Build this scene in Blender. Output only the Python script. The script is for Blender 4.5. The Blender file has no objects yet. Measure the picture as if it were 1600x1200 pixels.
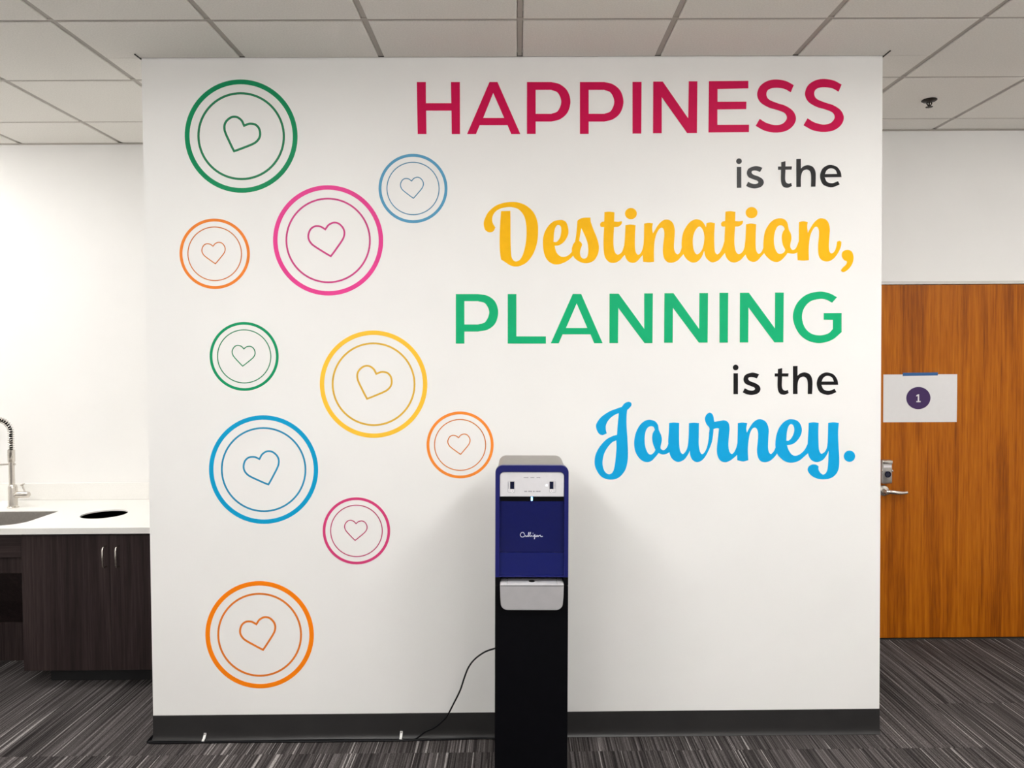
import bpy, bmesh, math, random
from mathutils import Matrix, Vector
random.seed(7)
PI = math.pi
SC = bpy.context.scene
COL = SC.collection

# ------------------------------------------------------------------ camera
FOC, SX, SY = 1137.8, 16.38, -16.99          # focal length and principal point offset, 1600x1200 frame
PITCH, YAW, ROLL, EYE = 0.02275, 0.00673, 0.00614, 1.7137


def cam_rot():
    c, s = math.cos(YAW), math.sin(YAW)
    a = Matrix(((c, -s, 0), (s, c, 0), (0, 0, 1)))
    c, s = math.cos(PITCH), math.sin(PITCH)
    b = Matrix(((1, 0, 0), (0, c, -s), (0, s, c)))
    c, s = math.cos(ROLL), math.sin(ROLL)
    d = Matrix(((c, 0, -s), (0, 1, 0), (s, 0, c)))
    return d @ b @ a


CR = cam_rot()
cd = bpy.data.cameras.new('camera')
cam = bpy.data.objects.new('camera', cd)
COL.objects.link(cam)
r_, f_, u_ = CR[0], CR[1], CR[2]
cam.matrix_world = Matrix(((r_[0], u_[0], -f_[0], 0), (r_[1], u_[1], -f_[1], 0), (r_[2], u_[2], -f_[2], EYE), (0, 0, 0, 1)))
cd.sensor_width = 36.0
cd.lens = FOC * 36 / 1600
cd.shift_x, cd.shift_y = -SX / 1600, SY / 1600
cd.clip_start = 0.05
SC.camera = cam

# ------------------------------------------------------------------ view, world, lamp output
SC.view_settings.view_transform = 'Standard'
SC.view_settings.look = 'None'
SC.view_settings.exposure = 0.0
SC.view_settings.gamma = 1.0
SC.view_settings.use_curve_mapping = False
w = bpy.data.worlds.new('world')
SC.world = w
w.use_nodes = True
w.node_tree.nodes['Background'].inputs[0].default_value = (0.8, 0.85, 0.9, 1)
w.node_tree.nodes['Background'].inputs[1].default_value = 0.05
LAMP_COLOUR = (1.0, 0.985, 0.965)
LAMP_ROOM, LAMP_KITCHEN, FILL_SIDE = 26.5, 13.0, 10.5

# ------------------------------------------------------------------ measurements (metres, floor z = 0, camera at x = y = 0)
CEIL = 3.0346
WF = 3.2465                                   # front face of the lettered wall
WL, WR = -1.6465, 1.6264                      # its two edges
KB = 4.52                                     # kitchen back wall
DW = 4.315                                    # door wall
XL, XR, YB = -4.85, 3.9, -5.6                 # rest of the room
GX, GY, GS = 0.018, 2.8893, 0.6096            # ceiling grid


def ray(px, py):
    return CR.transposed() @ Vector(((px - 800 - SX) / FOC, 1, -(py - 600 - SY) / FOC))


def on_y(px, py, y):
    """Measured image point -> point on the vertical plane at depth y."""
    d = ray(px, py)
    return Vector((0, 0, EYE)) + d * (y / d.y)


def on_z(px, py, z):
    d = ray(px, py)
    return Vector((0, 0, EYE)) + d * ((z - EYE) / d.z)


# ------------------------------------------------------------------ materials
def new_mat(name):
    m = bpy.data.materials.new(name)
    m.use_nodes = True
    nt = m.node_tree
    return m, nt, nt.nodes['Principled BSDF']


def plain(name, col, rough=0.5, metal=0.0, noise=0.0, nscale=40.0, bump=0.0, bscale=200.0, spec=0.5, coat=0.0):
    """Principled material with a little procedural tint and relief."""
    m, nt, b = new_mat(name)
    b.inputs['Roughness'].default_value = rough
    b.inputs['Metallic'].default_value = metal
    b.inputs['Specular IOR Level'].default_value = spec
    b.inputs['Coat Weight'].default_value = coat
    b.inputs['Base Color'].default_value = (*col, 1)
    tc = nt.nodes.new('ShaderNodeTexCoord')
    if noise > 0:
        n = nt.nodes.new('ShaderNodeTexNoise')
        n.inputs['Scale'].default_value = nscale
        n.inputs['Detail'].default_value = 4
        nt.links.new(tc.outputs['Object'], n.inputs['Vector'])
        r = nt.nodes.new('ShaderNodeValToRGB')
        r.color_ramp.elements[0].position, r.color_ramp.elements[1].position = 0.3, 0.7
        r.color_ramp.elements[0].color = (*[c * (1 - noise) for c in col], 1)
        r.color_ramp.elements[1].color = (*[min(1, c * (1 + noise)) for c in col], 1)
        nt.links.new(n.outputs['Fac'], r.inputs['Fac'])
        nt.links.new(r.outputs['Color'], b.inputs['Base Color'])
    if bump > 0:
        n = nt.nodes.new('ShaderNodeTexNoise')
        n.inputs['Scale'].default_value = bscale
        n.inputs['Detail'].default_value = 3
        nt.links.new(tc.outputs['Object'], n.inputs['Vector'])
        bp = nt.nodes.new('ShaderNodeBump')
        bp.inputs['Strength'].default_value = bump
        bp.inputs['Distance'].default_value = 0.002
        nt.links.new(n.outputs['Fac'], bp.inputs['Height'])
        nt.links.new(bp.outputs['Normal'], b.inputs['Normal'])
    return m


def emitter(name, col, strength):
    m, nt, b = new_mat(name)
    b.inputs['Base Color'].default_value = (0.8, 0.8, 0.8, 1)
    b.inputs['Emission Color'].default_value = (*col, 1)
    b.inputs['Emission Strength'].default_value = strength
    return m


def wood(name, dark, mid, light, vertical=True, fine=1.0, rough=0.4, coat=0.0, figure=0.5):
    """Veneer with long grain: stretched noise, pores and broad cathedral figure."""
    m, nt, b = new_mat(name)
    L = nt.links.new
    tc = nt.nodes.new('ShaderNodeTexCoord')
    inf = nt.nodes.new('ShaderNodeObjectInfo')
    add = nt.nodes.new('ShaderNodeVectorMath')
    add.operation = 'ADD'
    sc = nt.nodes.new('ShaderNodeVectorMath')
    sc.operation = 'SCALE'
    sc.inputs[0].default_value = (13.0, 7.0, 5.0)
    L(inf.outputs['Random'], sc.inputs['Scale'])
    L(tc.outputs['Object'], add.inputs[0])
    L(sc.outputs['Vector'], add.inputs[1])

    def layer(kx, kz, detail, dist):
        mp = nt.nodes.new('ShaderNodeMapping')
        mp.inputs['Scale'].default_value = (kx, kx, kz) if vertical else (kz, kx, kx)
        L(add.outputs['Vector'], mp.inputs['Vector'])
        n = nt.nodes.new('ShaderNodeTexNoise')
        n.inputs['Scale'].default_value = 1.0
        n.inputs['Detail'].default_value = detail
        n.inputs['Distortion'].default_value = dist
        L(mp.outputs['Vector'], n.inputs['Vector'])
        return n.outputs['Fac']

    big = layer(9 * fine, 0.55, 3, 0.6)
    grain = layer(70 * fine, 2.2, 4, 0.2)
    pore = layer(230 * fine, 9.0, 2, 0.0)
    # cathedral figure: bands of the broad noise
    mul = nt.nodes.new('ShaderNodeMath')
    mul.operation = 'MULTIPLY'
    mul.inputs[1].default_value = 26
    L(big, mul.inputs[0])
    sn = nt.nodes.new('ShaderNodeMath')
    sn.operation = 'SINE'
    L(mul.outputs[0], sn.inputs[0])

    def madd(a, k, base):
        q = nt.nodes.new('ShaderNodeMath')
        q.operation = 'MULTIPLY_ADD'
        L(a, q.inputs[0])
        q.inputs[1].default_value = k
        if isinstance(base, float):
            q.inputs[2].default_value = base
        else:
            L(base, q.inputs[2])
        return q.outputs[0]

    v = madd(sn.outputs[0], 0.10 * figure, 0.5 - 0.5 * (0.7 + 0.9 + 0.5))
    v = madd(big, 0.7, v)
    v = madd(grain, 0.9, v)
    v = madd(pore, 0.5, v)
    r = nt.nodes.new('ShaderNodeValToRGB')
    e = r.color_ramp.elements
    e[0].position, e[0].color = 0.22, (*dark, 1)
    e[1].position, e[1].color = 0.80, (*light, 1)
    k = e.new(0.5)
    k.color = (*mid, 1)
    L(v, r.inputs['Fac'])
    L(r.outputs['Color'], b.inputs['Base Color'])
    b.inputs['Roughness'].default_value = rough
    b.inputs['Coat Weight'].default_value = coat
    b.inputs['Coat Roughness'].default_value = 0.25
    b.inputs['Specular IOR Level'].default_value = 0.2
    return m


def carpet():
    m, nt, b = new_mat('striped_carpet')
    L = nt.links.new
    g = nt.nodes.new('ShaderNodeNewGeometry')
    inf = nt.nodes.new('ShaderNodeObjectInfo')
    sc = nt.nodes.new('ShaderNodeVectorMath')
    sc.operation = 'SCALE'
    sc.inputs[0].default_value = (0.10, 0.55, 11.0)
    L(inf.outputs['Random'], sc.inputs['Scale'])
    add = nt.nodes.new('ShaderNodeVectorMath')
    add.operation = 'ADD'
    L(g.outputs['Position'], add.inputs[0])
    L(sc.outputs['Vector'], add.inputs[1])

    def layer(kx, ky, detail):
        mp = nt.nodes.new('ShaderNodeMapping')
        mp.inputs['Scale'].default_value = (kx, ky, 1)
        L(add.outputs['Vector'], mp.inputs['Vector'])
        n = nt.nodes.new('ShaderNodeTexNoise')
        n.inputs['Scale'].default_value = 1
        n.inputs['Detail'].default_value = detail
        L(mp.outputs['Vector'], n.inputs['Vector'])
        return n.outputs['Fac']

    band, cord, line, pile = layer(11, 0.5, 2), layer(135, 1.4, 2), layer(115, 0.75, 0), layer(420, 300, 2)

    def ramp(src, stops):
        r = nt.nodes.new('ShaderNodeValToRGB')
        els = r.color_ramp.elements
        while len(els) < len(stops):
            els.new(0.5)
        for e, (p, c) in zip(els, stops):
            e.position = p
            e.color = (*c, 1) if isinstance(c, tuple) else (c, c, c, 1)
        L(src, r.inputs['Fac'])
        return r.outputs['Color']

    def mix(kind, fac, a, c):
        q = nt.nodes.new('ShaderNodeMix')
        q.data_type = 'RGBA'
        q.blend_type = kind
        if isinstance(fac, float):
            q.inputs['Factor'].default_value = fac
        else:
            L(fac, q.inputs['Factor'])
        for s, x in ((q.inputs[6], a), (q.inputs[7], c)):
            if isinstance(x, tuple):
                s.default_value = (*x, 1)
            else:
                L(x, s)
        return q.outputs[2]

    base = ramp(cord, [(0.33, (0.020, 0.017, 0.017)), (0.47, (0.062, 0.054, 0.053)), (0.60, (0.115, 0.102, 0.100)), (0.72, (0.19, 0.17, 0.168))])
    base = mix('MULTIPLY', 0.9, base, ramp(band, [(0.3, 0.66), (0.55, 0.98), (0.72, 1.25)]))
    base = mix('MIX', ramp(line, [(0.735, 0.0), (0.77, 0.8)]), base, (0.40, 0.375, 0.36))
    base = mix('MULTIPLY', 1.0, base, ramp(pile, [(0.3, 0.45), (0.7, 1.45)]))
    L(base, b.inputs['Base Color'])
    b.inputs['Roughness'].default_value = 0.95
    b.inputs['Specular IOR Level'].default_value = 0.15
    ad = nt.nodes.new('ShaderNodeMath')
    ad.operation = 'ADD'
    L(cord, ad.inputs[0])
    L(pile, ad.inputs[1])
    bp = nt.nodes.new('ShaderNodeBump')
    bp.inputs['Strength'].default_value = 0.6
    bp.inputs['Distance'].default_value = 0.004
    L(ad.outputs[0], bp.inputs['Height'])
    L(bp.outputs['Normal'], b.inputs['Normal'])
    return m


M = {}
M['wall'] = plain('wall_paint', (0.87, 0.86, 0.84), 0.62, noise=0.012, nscale=3, bump=0.12, bscale=260)
M['tile'] = plain('mineral_fibre_tile', (0.86, 0.835, 0.785), 0.95, noise=0.05, nscale=160, bump=0.5, bscale=380, spec=0.1)
M['grid'] = plain('painted_grid_steel', (0.45, 0.415, 0.375), 0.55, noise=0.02)
M['gap'] = plain('dark_shadow_gap', (0.03, 0.028, 0.025), 0.8, noise=0.05)  # dark colour standing in for the shade in narrow gaps
M['rubber'] = plain('charcoal_rubber_base', (0.022, 0.021, 0.021), 0.42, noise=0.12, nscale=9, bump=0.05)
M['carpet'] = carpet()
M['door'] = wood('orange_oak_veneer', (0.22, 0.050, 0.001), (0.40, 0.105, 0.002), (0.54, 0.165, 0.005), fine=1.1, rough=0.42, coat=0.0, figure=0.55)
M['cab'] = wood('dark_espresso_laminate', (0.013, 0.008, 0.008), (0.025, 0.016, 0.016), (0.046, 0.032, 0.031), fine=1.2, rough=0.5, figure=0.2)
M['cabh'] = wood('dark_espresso_laminate_cross', (0.013, 0.008, 0.008), (0.025, 0.016, 0.016), (0.046, 0.032, 0.031), vertical=False, fine=1.2, rough=0.5, figure=0.2)
M['black'] = plain('black_laminate', (0.008, 0.008, 0.009), 0.6, noise=0.1)
M['quartz'] = plain('white_quartz', (0.86, 0.845, 0.81), 0.28, noise=0.03, nscale=300)
M['steel'] = plain('brushed_steel', (0.52, 0.50, 0.48), 0.32, 1.0, noise=0.06, nscale=90)
M['chrome'] = plain('brushed_nickel', (0.66, 0.62, 0.57), 0.22, 1.0, noise=0.04, nscale=60)
M['hole'] = plain('black_bin_sleeve', (0.006, 0.006, 0.006), 0.7, noise=0.1)
M['frame'] = plain('painted_door_frame', (0.66, 0.64, 0.60), 0.4, noise=0.02)
M['paper'] = plain('white_paper', (0.80, 0.79, 0.79), 0.7, noise=0.01, bump=0.05, bscale=30)
M['purple'] = plain('printed_purple', (0.045, 0.012, 0.10), 0.6, noise=0.03)
M['print'] = plain('printed_white', (0.80, 0.78, 0.80), 0.6, noise=0.01)
M['tape'] = plain('blue_masking_tape', (0.02, 0.11, 0.30), 0.65, noise=0.08, nscale=120, bump=0.3, bscale=400)
M['blueb'] = plain('royal_blue_plastic', (0.010, 0.012, 0.115), 0.30, noise=0.03, spec=0.3)
M['bluep'] = plain('gloss_blue_panel', (0.007, 0.010, 0.085), 0.07, noise=0.03)
M['bluel'] = plain('gloss_blue_splash', (0.008, 0.013, 0.115), 0.10, noise=0.03)
M['cblack'] = plain('satin_black_plastic', (0.002, 0.002, 0.0032), 0.45, noise=0.1, spec=0.1)
M['lid'] = plain('warm_grey_plastic', (0.27, 0.25, 0.225), 0.45, noise=0.05, nscale=30, bump=0.1)
M['silver'] = plain('silver_paint_plastic', (0.70, 0.69, 0.71), 0.35, 0.1, noise=0.02)
M['tray'] = plain('silver_grey_plastic', (0.44, 0.43, 0.44), 0.38, 0.25, noise=0.03, nscale=30)
M['screen'] = plain('dark_display_glass', (0.006, 0.008, 0.03), 0.12, noise=0.05)
M['ink'] = plain('grey_ink', (0.16, 0.16, 0.19), 0.6, noise=0.02)
M['logo'] = plain('white_logo_ink', (0.72, 0.74, 0.86), 0.5, noise=0.01)
M['cable'] = plain('black_cable', (0.004, 0.004, 0.005), 0.4, noise=0.05, spec=0.15)
M['clip'] = plain('white_nylon_clip', (0.82, 0.82, 0.80), 0.4, noise=0.01)
M['bronze'] = plain('dark_bronze', (0.018, 0.013, 0.009), 0.45, 0.4, noise=0.1)
M['led'] = emitter('blue_led', (0.10, 0.45, 1.0), 9.0)
M['ledw'] = emitter('white_led', (0.75, 0.82, 1.0), 2.2)
M['diff_room'] = emitter('room_lamp_diffuser', LAMP_COLOUR, LAMP_ROOM)
M['fill_side'] = emitter('side_fill_diffuser', LAMP_COLOUR, FILL_SIDE)
M['diff_kitchen'] = emitter('kitchen_lamp_diffuser', LAMP_COLOUR, LAMP_KITCHEN)


# ------------------------------------------------------------------ geometry helpers
def smooth(me, ang=35):
    for p in me.polygons:
        p.use_smooth = True
    me.set_sharp_from_angle(angle=math.radians(ang))


def link_mesh(name, me, mat, parent=None, loc=None):
    o = bpy.data.objects.new(name, me)
    if mat is not None and not me.materials:
        me.materials.append(M[mat] if isinstance(mat, str) else mat)
    COL.objects.link(o)
    if parent is not None:
        o.parent = parent
    if loc is not None:
        o.location = loc
    return o


def bm_obj(name, bm, mat, parent=None, loc=None, sm=True):
    bmesh.ops.recalc_face_normals(bm, faces=bm.faces)
    me = bpy.data.meshes.new(name)
    bm.to_mesh(me)
    bm.free()
    if sm:
        smooth(me)
    return link_mesh(name, me, mat, parent, loc)


def empty(name, loc=(0, 0, 0)):
    o = bpy.data.objects.new(name, None)
    o.empty_display_size = 0.05
    o.location = loc
    COL.objects.link(o)
    return o


def tag(o, label, cat, group=None):
    o['label'] = label
    o['category'] = cat
    if group:
        o['group'] = group
    return o


def struct(o, label=None):
    o['kind'] = 'structure'
    if label:
        o['label'] = label
    return o


def add_box(bm, x0, x1, y0, y1, z0, z1, bev=0.0, seg=2):
    r = bmesh.ops.create_cube(bm, size=1.0)
    vs = r['verts']
    for v in vs:
        v.co = Vector(((x0 + x1) / 2 + v.co.x * (x1 - x0), (y0 + y1) / 2 + v.co.y * (y1 - y0), (z0 + z1) / 2 + v.co.z * (z1 - z0)))
    if bev > 0:
        es = list({e for v in vs for e in v.link_edges})
        bmesh.ops.bevel(bm, geom=es, offset=bev, segments=seg, affect='EDGES', profile=0.5)


def box(name, x0, x1, y0, y1, z0, z1, mat, parent=None, bev=0.0, seg=2, org=None):
    """A box object; org (world) becomes the object's origin when it has a parent at org."""
    bm = bmesh.new()
    if org:
        x0, x1, y0, y1, z0, z1 = x0 - org[0], x1 - org[0], y0 - org[1], y1 - org[1], z0 - org[2], z1 - org[2]
    add_box(bm, x0, x1, y0, y1, z0, z1, bev, seg)
    return bm_obj(name, bm, mat, parent, sm=bev > 0)


def catmull(pts, closed=False, n=8):
    P = [Vector(p) for p in pts]
    out = []
    N = len(P)
    for i in range(N if closed else N - 1):
        if closed:
            a, b, c, d = P[i - 1], P[i], P[(i + 1) % N], P[(i + 2) % N]
        else:
            b, c = P[i], P[i + 1]
            a = P[i - 1] if i > 0 else b * 2 - c
            d = P[i + 2] if i + 2 < N else c * 2 - b
        for k in range(n):
            t = k / n
            out.append(0.5 * ((2 * b) + (c - a) * t + (2 * a - 5 * b + 4 * c - d) * t * t + (3 * b - a - 3 * c + d) * t * t * t))
    if not closed:
        out.append(P[-1])
    return out


def outline(pts, n=7):
    """Closed smooth outline; a third entry on a point makes it a corner."""
    C = [i for i, p in enumerate(pts) if len(p) > 2]
    Q = [p[:2] for p in pts]
    if not C:
        return catmull(Q, True, n)
    out = []
    for a, b in zip(C, C[1:] + [C[0] + len(Q)]):
        seg = [Q[k % len(Q)] for k in range(a, b + 1)]
        out += [Vector(seg[0])] if len(seg) == 2 else catmull(seg, False, n)[:-1]
    return out


def prism_mesh(name, loops, depth, bev=0.0):
    """Filled 2D outline(s), holes included, extruded by depth; local x, z in the plane, front towards -y."""
    cu = bpy.data.curves.new(name, 'CURVE')
    cu.dimensions = '2D'
    cu.fill_mode = 'BOTH'
    cu.extrude = depth / 2 - bev if bev else depth / 2
    if bev:
        cu.bevel_depth = bev
        cu.bevel_resolution = 2
        cu.offset = -bev
    for lp in loops:
        s = cu.splines.new('POLY')
        s.points.add(len(lp) - 1)
        for q, p in zip(s.points, lp):
            q.co = (p[0], p[1], 0, 1)
        s.use_cyclic_u = True
    o = bpy.data.objects.new(name, cu)
    me = bpy.data.meshes.new_from_object(o)
    me.name = name
    bpy.data.objects.remove(o)
    bpy.data.curves.remove(cu)
    me.transform(Matrix(((1, 0, 0, 0), (0, 0, -1, -depth / 2), (0, 1, 0, 0), (0, 0, 0, 1))))
    me.materials.clear()
    return me


def prism(name, loops, depth, mat, parent=None, loc=None, bev=0.0):
    me = prism_mesh(name, loops, depth, bev)
    if bev:
        smooth(me)
    return link_mesh(name, me, mat, parent, loc)


def add_tube(bm, pts, rad, seg=10, caps=True):
    P = [Vector(p) for p in pts]
    R = rad if isinstance(rad, (list, tuple)) else [rad] * len(P)
    rings = []
    up = None
    for i, p in enumerate(P):
        t = (P[min(i + 1, len(P) - 1)] - P[max(i - 1, 0)]).normalized()
        if up is None:
            up = Vector((0, 0, 1)) if abs(t.z) < 0.9 else Vector((0, 1, 0))
        a = t.cross(up)
        if a.length < 1e-6:
            a = t.cross(Vector((1, 0, 0)))
        a.normalize()
        b = a.cross(t).normalized()
        up = b
        rings.append([bm.verts.new(p + (a * math.cos(2 * PI * k / seg) + b * math.sin(2 * PI * k / seg)) * R[i]) for k in range(seg)])
    for q, s in zip(rings, rings[1:]):
        for k in range(seg):
            bm.faces.new((q[k], q[(k + 1) % seg], s[(k + 1) % seg], s[k]))
    if caps:
        bm.faces.new(rings[0])
        bm.faces.new(rings[-1])


def tube(name, pts, rad, mat, parent=None, seg=10):
    bm = bmesh.new()
    add_tube(bm, pts, rad, seg)
    return bm_obj(name, bm, mat, parent)


def add_lathe(bm, prof, centre, axis='z', seg=28):
    """Revolve (radius, height) pairs about an axis through centre."""
    c = Vector(centre)
    rings = []
    for r, h in prof:
        ring = []
        for k in range(seg):
            a = 2 * PI * k / seg
            u, v = r * math.cos(a), r * math.sin(a)
            q = {'z': Vector((u, v, h)), 'y': Vector((u, h, v)), 'x': Vector((h, u, v))}[axis]
            ring.append(bm.verts.new(c + q))
        rings.append(ring)
    for q, s in zip(rings, rings[1:]):
        for k in range(seg):
            bm.faces.new((q[k], q[(k + 1) % seg], s[(k + 1) % seg], s[k]))
    bm.faces.new(rings[0])
    bm.faces.new(rings[-1])


def lathe(name, prof, centre, mat, parent=None, axis='z', seg=28):
    bm = bmesh.new()
    add_lathe(bm, prof, centre, axis, seg)
    return bm_obj(name, bm, mat, parent)


def rrect(x0, x1, z0, z1, r, seg=6):
    """Rounded rectangle outline; r may be one radius or (bl, br, tr, tl)."""
    rr = r if isinstance(r, (list, tuple)) else (r,) * 4
    out = []
    for (cx, cz, a0), q in zip(((x0, z0, PI), (x1, z0, 1.5 * PI), (x1, z1, 0), (x0, z1, 0.5 * PI)), rr):
        sx, sz = (1 if cx == x0 else -1), (1 if cz == z0 else -1)
        if q <= 0:
            out.append((cx, cz))
            continue
        for k in range(seg + 1):
            a = a0 + 0.5 * PI * k / seg
            out.append((cx + sx * q + q * math.cos(a), cz + sz * q + q * math.sin(a)))
    return out


def circle(cx, cz, r, n=40, rz=None):
    return [(cx + r * math.cos(2 * PI * k / n), cz + (rz or r) * math.sin(2 * PI * k / n)) for k in range(n)]


# ------------------------------------------------------------------ floor: slab with striped carpet tiles
fl = box('floor', XL - 0.1, XR + 0.1, YB - 0.1, KB + 0.1, -0.12, -0.008, 'carpet')
struct(fl, 'dark grey striped carpet floor')
TW, TL = 0.5, 1.0                               # carpet planks, half a metre by one metre
tile_me = {}
for ix in range(-14, 5):
    x0, x1 = max(2.03 + ix * TW, XL), min(2.03 + (ix + 1) * TW, XR)
    if x1 - x0 < 0.02:
        continue
    ty0 = (3.52 if ix >= 0 else 3.12) - 4 * TL
    for iy in range(6):
        y0, y1 = max(ty0 + iy * TL, YB), min(ty0 + (iy + 1) * TL, KB)
        if x0 > WL and x1 < WR:
            y1 = min(y1, WF + 0.02)
        if y1 - y0 < 0.02:
            continue
        wd, dp = round(x1 - x0, 4), round(y1 - y0, 4)
        if (wd, dp) not in tile_me:
            bm = bmesh.new()
            add_box(bm, -wd / 2 + 0.0002, wd / 2 - 0.0002, -dp / 2 + 0.0002, dp / 2 - 0.0002, -0.008, 0.0)
            bmesh.ops.bevel(bm, geom=[e for e in bm.edges if all(v.co.z > -0.001 for v in e.verts)], offset=0.0005, segments=1, affect='EDGES')
            me = bpy.data.meshes.new('carpet_tile')
            bm.to_mesh(me)
            bm.free()
            me.materials.append(M['carpet'])
            tile_me[(wd, dp)] = me
        t = bpy.data.objects.new('carpet_tile', tile_me[(wd, dp)])
        COL.objects.link(t)
        t.parent = fl
        t.location = ((x0 + x1) / 2, (y0 + y1) / 2, random.uniform(-0.0003, 0.0))

# ------------------------------------------------------------------ walls
wc = box('wall_middle', WL, WR, WF, KB + 0.05, -0.01, CEIL + 0.05, 'wall')
struct(wc, 'white painted wall with the lettering')
struct(box('wall_back', XL - 0.1, WL, KB, KB + 0.1, -0.01, 3.15, 'wall'), 'white kitchen wall')
struct(box('wall_left', XL - 0.1, XL, YB, KB + 0.1, -0.01, 3.15, 'wall'))
struct(box('wall_right', XR, XR + 0.1, YB, KB + 0.1, -0.01, 3.15, 'wall'))
struct(box('wall_rear', XL, XR, YB - 0.1, YB, -0.01, 3.15, 'wall'))
D0, D1, DH = 2.135, 3.055, 2.128
bm = bmesh.new()
add_box(bm, WR, D0 - 0.02, DW, DW + 0.12, -0.01, 3.15)
add_box(bm, D1 + 0.02, XR, DW, DW + 0.12, -0.01, 3.15)
add_box(bm, D0 - 0.02, D1 + 0.02, DW, DW + 0.12, DH + 0.018, 3.15)
struct(bm_obj('wall_door', bm, 'wall', sm=False), 'off-white wall above the wooden door')

# rubber cove base round the lettered wall
prof = [(0.0, 0.112), (0.003, 0.111), (0.0035, 0.04), (0.004, 0.020), (0.006, 0.011), (0.010, 0.004), (0.012, 0.002), (0.012, -0.001), (0.0, -0.001)]
bm = bmesh.new()
rows = []
for d, z in prof:
    rows.append([bm.verts.new(c) for c in ((WL - d * 0.5, KB, z), (WL - d * 0.5, WF - d * 0.4, z), (WL - d * 0.25, WF - d * 0.8, z), (WL + 0.012, WF - d, z),
                                           (WR - 0.004, WF - d, z), (WR + d * 0.2, WF - d * 0.7, z), (WR + d * 0.3, KB, z))])
for a, b in zip(rows, rows[1:]):
    for k in range(len(a) - 1):
        bm.faces.new((a[k], a[k + 1], b[k + 1], b[k]))
struct(bm_obj('baseboard_middle', bm, 'rubber'), 'charcoal rubber cove base')

# ------------------------------------------------------------------ ceiling: slab, grid bars and drop-in tiles
ce = box('ceiling', XL - 0.1, XR + 0.1, YB - 0.1, KB + 0.1, CEIL + 0.06, CEIL + 0.12, 'tile')
struct(ce, 'suspended ceiling of square white tiles')
xs = [GX + k * GS for k in range(-8, 7)]
ys = [GY + k * GS for k in range(-10, 3)]
lamps = [  # first column, first row (in grid steps), columns, rows, lamp kind
    (-3, -4, 2, 'diff_room'), (2, -4, 2, 'diff_room'), (-3, -8, 2, 'diff_room'), (2, -8, 2, 'diff_room'), (-3, -12, 1, 'diff_room'), (2, -12, 1, 'diff_room'),  # the last row is unseen, added to brighten the lower wall
    (-5, 0, 1, 'diff_kitchen'), (-7, 0, 2, 'diff_kitchen'), (5, -2, 2, 'fill_side')]  # long kitchen lamp and side lamp are unseen, added to brighten those walls
lamp_cells = {(c, r + k) for c, r, n, _ in lamps for k in range(n)}


def bar(name, x0, x1, y0, y1, up=0.0):
    box(name, x0, x1, y0, y1, CEIL + 0.006 + up, CEIL + 0.03, 'grid', ce)


for gx in xs:
    if not XL < gx < XR:
        continue
    bar('ceiling_runner', gx - 0.0102, gx + 0.0102, GY - 10 * GS, WF if WL < gx < WR else KB if gx < 0 else DW)
for k, gy in enumerate(ys):
    for a, b in ((XL, WL), (WR, XR)) if gy > WF else ((XL, XR),):
        if gy < KB and not (gy > DW and a > 0):
            bar('ceiling_cross_tee', a, b, gy - 0.012, gy + 0.012, -0.0015)


def put_tile(x0, x1, y0, y1):
    if x1 - x0 < 0.02 or y1 - y0 < 0.02:
        return
    bm = bmesh.new()
    cx, cy = (x0 + x1) / 2, (y0 + y1) / 2
    a, b = (x1 - x0) / 2, (y1 - y0) / 2
    add_box(bm, -a, a, -b, b, 0, 0.016)
    bmesh.ops.bevel(bm, geom=[e for e in bm.edges if all(v.co.z < 0.001 for v in e.verts)], offset=0.0025, segments=1, affect='EDGES')
    bm_obj('ceiling_tile', bm, 'tile', ce, (cx, cy, CEIL + random.uniform(0, 0.0012)), sm=False)


G = 0.0125
for i in range(-9, 8):
    for j in range(-10, 4):
        if (i, j) in lamp_cells:
            continue
        x0, x1 = max(GX + i * GS + G, XL + 0.003), min(GX + (i + 1) * GS - G, XR - 0.003)
        y0, y1 = max(GY + j * GS + 0.008, YB + 0.003), min(GY + (j + 1) * GS - 0.008, (KB if x1 < WR else DW) - 0.003)
        if y1 <= WF or x1 < WL or x0 > WR:
            put_tile(x0, x1, y0, y1)
            continue
        put_tile(x0, x1, y0, WF - 0.004)
        if x0 < WL:
            put_tile(x0, WL - 0.004, max(y0, WF - 0.004), y1)
        if x1 > WR:
            put_tile(WR + 0.004, x1, max(y0, WF - 0.004), y1)

yr = GY - 10 * GS - 0.012                       # behind the tiled field, out of sight: plain ceiling round the last lamps
bm = bmesh.new()
for a, b in ((XL, GX - 3 * GS), (GX - 2 * GS, GX + 2 * GS), (GX + 3 * GS, XR)):
    add_box(bm, a, b, yr - 2 * GS, yr - GS, CEIL, CEIL + 0.03)
add_box(bm, XL, XR, yr - GS, yr, CEIL, CEIL + 0.03)
add_box(bm, XL, XR, YB, yr - 2 * GS, CEIL, CEIL + 0.03)
bm_obj('rear_ceiling_field', bm, 'tile', ce, sm=False)

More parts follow.
